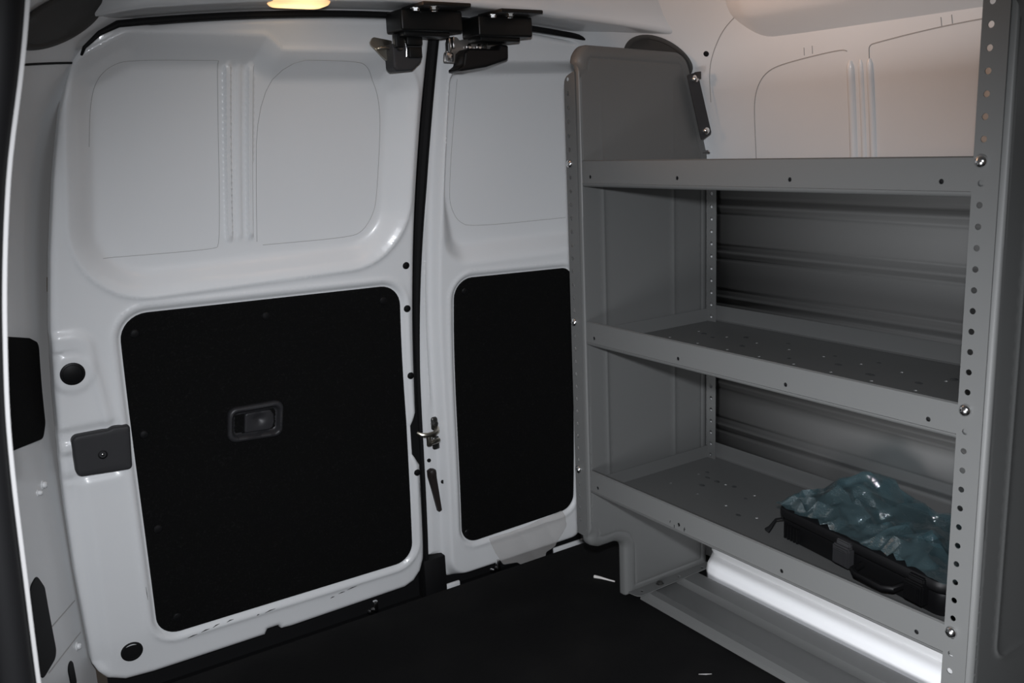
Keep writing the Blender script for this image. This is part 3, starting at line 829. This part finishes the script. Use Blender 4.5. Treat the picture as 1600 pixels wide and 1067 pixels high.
# ---------------------------------------------------------------- shelving unit
XF = 1.150; Y0 = 0.672; Y1 = 1.484
YN, YF = 0.628, 1.488
un = empty('shelving_unit', (1.33, 1.05, 0.0), 'tall grey steel shelving unit with three tray shelves along the right wall', 'shelving')
ep = fillet([(1.150, .165), (1.152, 1.195), (1.172, 1.218), (1.448, 1.206), (1.512, .99), (1.512, .010), (1.252, .010), (1.252, .142), (1.225, .153), (1.180, .153)],
            [.025, .03, .03, .045, .03, .008, .006, .03, .02, .02], 8)
epr = resample(ep, .004)
bead = resample(fillet([(1.208, 1.20), (1.208, .285), (1.402, .285), (1.402, 1.15)], [0, .025, .025, 0], 8), .006, closed=False)
def f_end(P_):
    fr_ = (epr[:, 0] < 1.157) & (epr[:, 1] > .19) & (epr[:, 1] < 1.18)
    rest = np.concatenate([epr[np.argmax(fr_):][~fr_[np.argmax(fr_):]], epr[:np.argmax(fr_)][~fr_[:np.argmax(fr_)]]])
    d = np.minimum(dist(P_, rest, closed=False), np.clip(P_[:, 0] - 1.1495, 0, 1) * 3.4)
    q = np.clip(1 - d / .022, 0, 1)
    h = -.016 * (1 - np.sqrt(np.clip(1 - q ** 2.2, 0, 1)))
    h -= .0015 * np.exp(-((d - .026) / .0022) ** 2)
    h += .0018 * np.exp(-(dist(P_, bead, closed=False) / .0032) ** 2) * (1 - .75 * sstep(P_[:, 1], .9, 1.08))
    return h
PITCH = 0.02745
def end_panel(yf):
    b = bmesh.new()
    hf(b, ep, f_end, lambda u, v, h: Vector((u, yf - h, v)), .012, rings=(.0004, .001, .002, .0035, .005, .007, .010, .015, .020, .0235, .025, .0265, .028, .030), bstep=.006,
       extra=[bead + np.array([o_, o_]) for o_ in (-.006, -.003, -.0015, 0, .0015, .003, .006)], skirt=[.006, .010])
    o = obj('end_panel', b, GREY, un, sharp=40)
    sm = o.modifiers.new('gauge', 'SOLIDIFY'); sm.thickness = .0014; sm.offset = -1
    b = bmesh.new()
    zs = [.9885 - PITCH * k for k in range(-7, 30)]
    ho = [circle((yf + .032, z), .0042, 14) for z in zs if z > .20]
    outl = fillet([(yf + .009, .185), (yf + .009, 1.168 if yf > 1 else 1.190), (yf + .044, 1.158 if yf > 1 else 1.190), (yf + .044, .185)], [.003, .003, .02 if yf > 1 else .004, .003], 4)
    plate(b, outl, ho, lambda u, v, h: Vector((XF - .0010 - h, u, v)), .0014)
    obj('slotted_flange', b, GREY, o)
    b = bmesh.new()
    outl = fillet([(yf - .030, .285), (yf - .030, .960), (yf - .002, .960), (yf - .002, .285)], .002, 2)
    ho = [circle((yf - .016, z), .0042, 14) for z in zs if .29 < z < .95]
    plate(b, outl, ho, lambda u, v, h: Vector((1.500 - h, u, v)), .0014)
    obj('rear_flange', b, GREY, o)
    b = bmesh.new()
    fo = fillet([(1.256, yf + .002), (1.506, yf + .002), (1.510, yf - .022), (1.262, yf - .030)], [.002, .002, .012, .012], 4)
    hs = [circle((x, yf - .014), .0042, 12) for x in (1.285, 1.40, 1.475)]
    plate(b, fo, hs, lambda u, v, h: Vector((u, v, .0225 + h)), .002)
    obj('foot_flange', b, GREY, o)
    b = bmesh.new(); add_lathe(b, (1.340, yf - .013, .0225), (0, 0, 1), [(.0095, 0), (.0095, .0015), (.0068, .0018), (.0068, .006), (.004, .007), (0, .007)], 6)
    obj('foot_bolt', b, DSTEEL, o)
    return o
end_panel(YN); far = end_panel(YF)
# shelves
SH = ((.995, .944), (.668, .6185), (.342, .292))
def arcp(c, r, a0, a1, n=5): return [(c[0] + r * math.cos(a0 + (a1 - a0) * k / n), c[1] + r * math.sin(a0 + (a1 - a0) * k / n)) for k in range(n + 1)]
for zt, zb in SH:
    b = bmesh.new()
    zf = zb + .0025
    # front lip: a plate with punched holes, hem on top, rounded foot
    hx = [(y, zt - .0325) for y in (.716, .966, 1.214, 1.460)]
    outl = np.array([(Y0 - .024, zb + .006), (Y0 - .024, zt - .002), (Y1, zt - .002), (Y1, zb + .006)])
    plate(b, outl, [circle(c, .0036, 14) for c in hx], lambda u, v, h: Vector((XF + .0025 - h, u, v)), .0014)
    strip_sheet(b, [(XF + .0025, zb + .006)] + arcp((XF + .0085, zb + .006), .006, PI, 1.5 * PI), Y0, Y1, -.0014)
    strip_sheet(b, [(XF + .016, zt - .003), (XF + .010, zt - .001), (XF + .0055, zt)] + [(XF + .0025, zt - .002)], Y0 - .022, Y1, .0014)
    rows_x = (1.232, 1.318, 1.402); ys = [.762 + .0813 * k for k in range(9)]
    tray = np.array([(XF + .0085, Y0), (1.512, Y0), (1.512, Y1), (XF + .0085, Y1)])
    plate(b, tray, [circle((x, y), .0032, 10) for x in rows_x for y in ys], lambda u, v, h: Vector((u, v, zb + .0014 + h)), .0014)
    strip_sheet(b, [(1.512, zb + .0007), (1.516, zb + .003), (1.518, zb + .008), (1.518, zb + .036)], Y0, Y1, .0014)
    for y, s in ((Y0 + .001, 1), (Y1 - .001, -1)):
        add_box(b, (XF + .03, min(y, y + s * .0014), zb), (1.505, max(y, y + s * .0014), zb + .030))
    sh = obj('shelf', b, GREY, un, sharp=30)
    for c in hx:
        k = bmesh.new(); add_lathe(k, (XF + .0062, c[0], c[1]), (-1, 0, 0), [(.006, -.002), (.006, 0), (0, 0)], 14); obj('hole_shade', k, SEAL, sh)  # black discs stand in for the shade inside the lip holes
# rear panel with ribs
b = bmesh.new(); pts = []
z = .27
zr = [.877 - .1005 * k for k in range(7)]
for z in np.arange(.27, .972, .003):
    h = sum(.007 * math.exp(-((z - q) / .0065) ** 2) - .003 * math.exp(-((z - q - .015) / .003) ** 2) - .003 * math.exp(-((z - q + .015) / .003) ** 2) for q in zr); pts.append((1.526 - h, z))
rows = [[b.verts.new((p[0], y, p[1])) for p in pts] for y in (Y0 - .02, Y1 + .004)]
for i in range(len(pts) - 1): b.faces.new((rows[0][i], rows[0][i + 1], rows[1][i + 1], rows[1][i]))
bmesh.ops.recalc_face_normals(b, faces=b.faces[:])
bp_ = obj('rear_panel', b, GREYB, un, sharp=60); sm = bp_.modifiers.new('gauge', 'SOLIDIFY'); sm.thickness = .0012; sm.offset = 1
# bolts holding the shelves
for zt, zb in SH:
    for y in (YN + .033, YF + .032):
        b = bmesh.new(); add_lathe(b, (XF - .0015, y, zt - .0065), (-1, 0, 0), [(.0085, 0), (.0085, .001), (.0078, .003), (.0055, .0052), (.0028, .0063), (0, .0066)], 20)
        obj('shelf_bolt', b, ZINC, un)
# floor rail
b = bmesh.new()
strip_sheet(b, [(1.284, .001), (1.285, .012), (1.294, .019), (1.312, .020), (1.320, .013), (1.325, .0075), (1.392, .0075), (1.398, .013), (1.404, .0195), (1.440, .0205), (1.452, .018), (1.458, .001)], .45, 1.478, .0014)
obj('base_rail', b, GREY, un, sharp=30)
# wall bracket on the far end panel
b = bmesh.new()
bo = fillet([(1.426, 1.158), (1.456, 1.164), (1.498, 1.036), (1.468, 1.022)], [.004, .006, .006, .004], 4)
plate(b, bo, [], lambda u, v, h: Vector((u, 1.470 - h, v)), .002)
add_box(b, (1.448, 1.455, 1.150), (1.452, 1.472, 1.164), .001)
br = obj('wall_bracket', b, DARKG, un)
for x, z in ((1.446, 1.150), (1.478, 1.042)):
    b = bmesh.new(); add_lathe(b, (x, 1.468, z), (0, -1, 0), [(.008, -.004), (.008, .003), (.006, .006), (.003, .0075), (0, .0078)], 14); obj('screw', b, ZINC, br)
b = bmesh.new(); add_lathe(b, (1.480, 1.466, .998), (0, -1, 0), [(.003, -.01), (.003, .006), (0, .008)], 10); obj('screw', b, ZINC, un)
# scratches in the paint of the bottom lip
for y0, z0, dy, dz in ((1.238, .298, -.001, .004), (1.226, .297, .0, -.006), (1.214, .298, -.002, .003), (1.198, .301, .001, -.008), (1.200, .297, -.004, .001)):
    b = bmesh.new(); add_tube(b, [(XF + .0022, y0, z0 + .008), (XF + .0022, y0 + dy, z0 + dz + .008)], .0007, 5); obj('scratch', b, SEAL, un)

# ---------------------------------------------------------------- hard case on the bottom shelf
TZ = .2934 + .0014
cs = empty('hard_case', (1.365, .885, TZ), 'black hard plastic case lying on the bottom shelf under a clear plastic bag', 'case')
ang = math.atan2(.133, .991)
U = Vector((-math.sin(ang), -math.cos(ang), 0)); V_ = Vector((math.cos(ang), -math.sin(ang), 0))   # along the case toward the lens; depth toward the wall
ORG = Vector((1.284, 1.085, TZ))
def C3(u, v, z): return ORG + U * u + V_ * v + Vector((0, 0, z))
CL, CD = .365, .185
def case_shell(z0, z1, grow, r, bev):
    b = bmesh.new()
    o = fillet([(-grow, -grow), (CL + grow, -grow), (CL + grow, CD + grow), (-grow, CD + grow)], r, 6)
    rows = []
    for sc_, z in ((bev, z0), (bev * .3, z0 + bev * .3), (0, z0 + bev), (0, z1 - bev), (bev * .3, z1 - bev * .3), (bev, z1)):
        lp = offset_loop(o, sc_); rows.append([b.verts.new(C3(p[0], p[1], z)) for p in lp])
    n = len(o)
    for a, c in zip(rows, rows[1:]):
        for k in range(n): b.faces.new((a[k], a[(k + 1) % n], c[(k + 1) % n], c[k]))
    b.faces.new(rows[0][::-1]); b.faces.new(rows[-1])
    return b
def fin(b, name, m, par, **k):
    bmesh.ops.recalc_face_normals(b, faces=b.faces[:]); return obj(name, b, m, par, **k)
b = case_shell(.001, .040, 0, .022, .006)
for k in range(9):
    u0 = .018 + .006 * k
    if k < 5:
        t = bmesh.new(); bmesh.ops.create_cube(t, size=1)
        for v in t.verts: v.co = C3(u0 * 1.3 + v.co.x * .004, -.003 + v.co.y * .008, .020 + v.co.z * .026)
        merge(b, t)
body = fin(b, 'case_body', BLACKP, cs)
lid = fin(case_shell(.041, .062, .006, .026, .006), 'case_lid', BLACKP, cs)
def cbox(u0, u1, v0, v1, z0, z1, bev=.002):
    t = bmesh.new(); bmesh.ops.create_cube(t, size=1)
    for v in t.verts: v.co = Vector(((u0 + u1) / 2 + v.co.x * (u1 - u0), (v0 + v1) / 2 + v.co.y * (v1 - v0), (z0 + z1) / 2 + v.co.z * (z1 - z0)))
    bmesh.ops.bevel(t, geom=t.edges[:], offset=bev, segments=2, affect='EDGES')
    for v in t.verts: v.co = C3(*v.co)
    return t
for u0 in (.150, .300):
    b = cbox(u0, u0 + .038, -.018, -.002, .014, .050, .003); merge(b, cbox(u0 + .006, u0 + .032, -.022, -.016, .018, .044, .002)); merge(b, cbox(u0 + .004, u0 + .034, -.012, .002, .046, .058, .002))
    fin(b, 'case_latch', DARKG if u0 < .2 else BLACKP, cs)
b = bmesh.new(); add_tube(b, [C3(.205, -.004, .028), C3(.207, -.026, .026), C3(.220, -.034, .024), C3(.275, -.034, .024), C3(.288, -.026, .026), C3(.290, -.004, .028)], .006, 10); fin(b, 'case_handle', BLACKP, cs)
b = bmesh.new(); add_tube(b, [C3(.006, .006, .036), C3(-.008, .0, .030), C3(-.016, -.006, .012), C3(-.020, -.010, .005)], [.002, .002, .004, .006], 8); fin(b, 'case_strap', SEAL, cs)

# crumpled clear bag over the case
rb = random.Random(11)
dirs = [(rb.uniform(0, PI), rb.uniform(0, 9), rb.uniform(22, 75), rb.uniform(.0015, .0045)) for _ in range(9)]
def bag_h(u, v):
    p1 = math.exp(-(((u - .105) / .075) ** 2 + ((v - .125) / .070) ** 2))
    p2 = math.exp(-(((u - .060) / .060) ** 2 + ((v - .050) / .050) ** 2))
    p3 = math.exp(-(((u - .265) / .060) ** 2 + ((v - .045) / .050) ** 2))
    p4 = math.exp(-(((u - .300) / .110) ** 2 + ((v - .160) / .030) ** 2))
    h = .066 + .054 * p1 + .020 * p2 + .022 * p3 + .016 * p4
    # sharp folds
    c = noise.noise(Vector((u * 16, v * 16, 3.1))); c2 = noise.noise(Vector((u * 34 + 5, v * 34, 1.7))); c3 = noise.noise(Vector((u * 70, v * 70, 9.2)))
    h += .024 * (abs(c) - .18) * (.4 + p1 + p3) + .008 * (abs(c2) - .2)
    e = min(u + .012, v + .014, CL + .01 - u, CD + .012 - v)
    if e < .026:
        t = max(0.0, min(1.0, e / .026)); h = (.050 + .012 * noise.noise(Vector((u * 30, v * 30, 0)))) * (1 - t) + h * t
    return h
rb2 = random.Random(5); bp2 = []
tries = 0
while len(bp2) < 300 and tries < 40000:
    tries += 1
    u, v = rb2.uniform(-.006, CL + .006), rb2.uniform(-.004, CD + .008)
    a0 = .55 + .9 * noise.noise(Vector((u * 7, v * 7, 6.5)))             # folds run one way here, another way there
    def far(a):
        p_ = (u - a[0]) * math.cos(a0) + (v - a[1]) * math.sin(a0); q_ = -(u - a[0]) * math.sin(a0) + (v - a[1]) * math.cos(a0)
        return (p_ / 1.9) ** 2 + (q_ * 1.25) ** 2
    if all(far(a) > .0088 ** 2 for a in bp2): bp2.append((u, v))
edge_ = resample(np.array([(-.007, -.005), (CL + .007, -.005), (CL + .007, CD + .009), (-.007, CD + .009)]), .012)
edge_ = edge_ + np.array([(rb2.uniform(-.003, .003), rb2.uniform(-.004, .004)) for _ in edge_])
ap = [Vector((float(p[0]), float(p[1]))) for p in edge_] + [Vector(p) for p in bp2]
dd = delaunay_2d_cdt(ap, [(k, (k + 1) % len(edge_)) for k in range(len(edge_))], [], 1, 1e-6)
b = bmesh.new(); bv_ = [b.verts.new(C3(p.x, p.y, max(.0640, bag_h(p.x, p.y) + rb2.uniform(-.011, .012)))) for p in dd[0]]
for t in dd[2]: b.faces.new([bv_[k] for k in t])
bmesh.ops.subdivide_edges(b, edges=b.edges[:], cuts=3, use_grid_fill=True)
for _ in range(2): bmesh.ops.smooth_vert(b, verts=[v for v in b.verts if not v.is_boundary], factor=.35, use_axis_x=False, use_axis_y=False, use_axis_z=True)
for v in b.verts:
    q = v.co; v.co.z += .0012 * (noise.noise(Vector((q.x * 120, q.y * 120, 2))) + .4)
bmesh.ops.recalc_face_normals(b, faces=b.faces[:])
obj('plastic_bag', b, BAG, None, 'crumpled clear bluish plastic bag draped over the black case on the bottom shelf', 'bag', sharp=30)

# ---------------------------------------------------------------- small things
def droplet(name, p, r, squash, label, group):
    b = bmesh.new(); add_lathe(b, (0, 0, 0), (0, 0, 1), [(r, 0), (r * .92, r * .22 * squash), (r * .6, r * .42 * squash), (r * .25, r * .5 * squash), (0, r * .52 * squash)], 14)
    o = obj(name, b, DROP, None, label, 'water droplet', group); o.location = p; o.scale = (1, 1.5, 1); return o
mid = [(1.392, 1.387), (1.377, 1.347), (1.425, 1.299), (1.36, 1.25), (1.44, 1.202), (1.345, 1.12), (1.418, 1.074), (1.37, 1.03), (1.43, .989), (1.35, .95), (1.36, .865), (1.42, .84), (1.275, 1.02), (1.28, .87)]
low = [(1.402, 1.385), (1.425, 1.409), (1.40, 1.355), (1.406, 1.310), (1.375, 1.25), (1.36, 1.36), (1.30, 1.20)]
pm = None
for (pts_, z, where) in ((mid, .6200, 'middle'), (low, .2936, 'bottom')):
    for i, (x, y) in enumerate(pts_):
        lab = 'small water droplet on the ' + where + ' grey tray shelf'
        if pm is None: pm = droplet('water_droplet', (x, y, z), .0052, .8, lab, 'droplets on the middle shelf'); continue
        o = pm.copy(); col.objects.link(o); o.location = (x, y, z); s = random.uniform(.6, 1.25); o.scale = (s, s * random.uniform(1.1, 1.9), s)
        o['label'] = lab; o['group'] = 'droplets on the ' + where + ' shelf'
b = bmesh.new(); add_tube(b, [(1.268, 1.628, .0035), (1.2755, 1.612, .004), (1.284, 1.594, .003), (1.290, 1.578, .0032)], [.004, .003, .002, .0018], 8)
obj('paper_scrap', b, PAPER, None, 'small twisted white scrap lying on the black floor beside the shelf foot', 'scrap')
b = bmesh.new(); add_tube(b, [(1.172, 1.181, .001), (1.183, 1.172, .0012), (1.193, 1.166, .001)], [.0005, .0012, .0005], 6)
obj('thread', b, SEALANT, None, 'short grey thread on the black floor at the bottom of the view', 'thread')

# cloudy adhesive film on the bottom of the narrow door
fo = fillet([(1.117, .061), (1.210, .062), (1.352, .076), (1.362, .030), (1.325, -.020), (1.292, -.026), (1.282, -.060), (1.235, -.058), (1.200, -.028), (1.160, -.024), (1.136, .018)], [.004, 0, .01, .02, .01, .008, .015, .015, .008, .01, .03], 5)
b = bmesh.new()
def f_film(P_):
    zc_ = np.maximum(P_[:, 1], -.010)
    base = f_right(np.stack([P_[:, 0], zc_], 1)); base = np.maximum(base, -.008)
    return base + .0015 + .004 * np.abs(np.sin(P_[:, 0] * 38 + P_[:, 1] * 22)) * sstep(P_[:, 0], 1.13, 1.2) + .02 * np.clip(-.01 - P_[:, 1], 0, 1) * 10
hf(b, fo, f_film, to_door(), .006, bstep=.006)
obj('adhesive_film', b, FILM, None, 'torn cloudy film stuck along the bottom edge of the narrow right door', 'film')
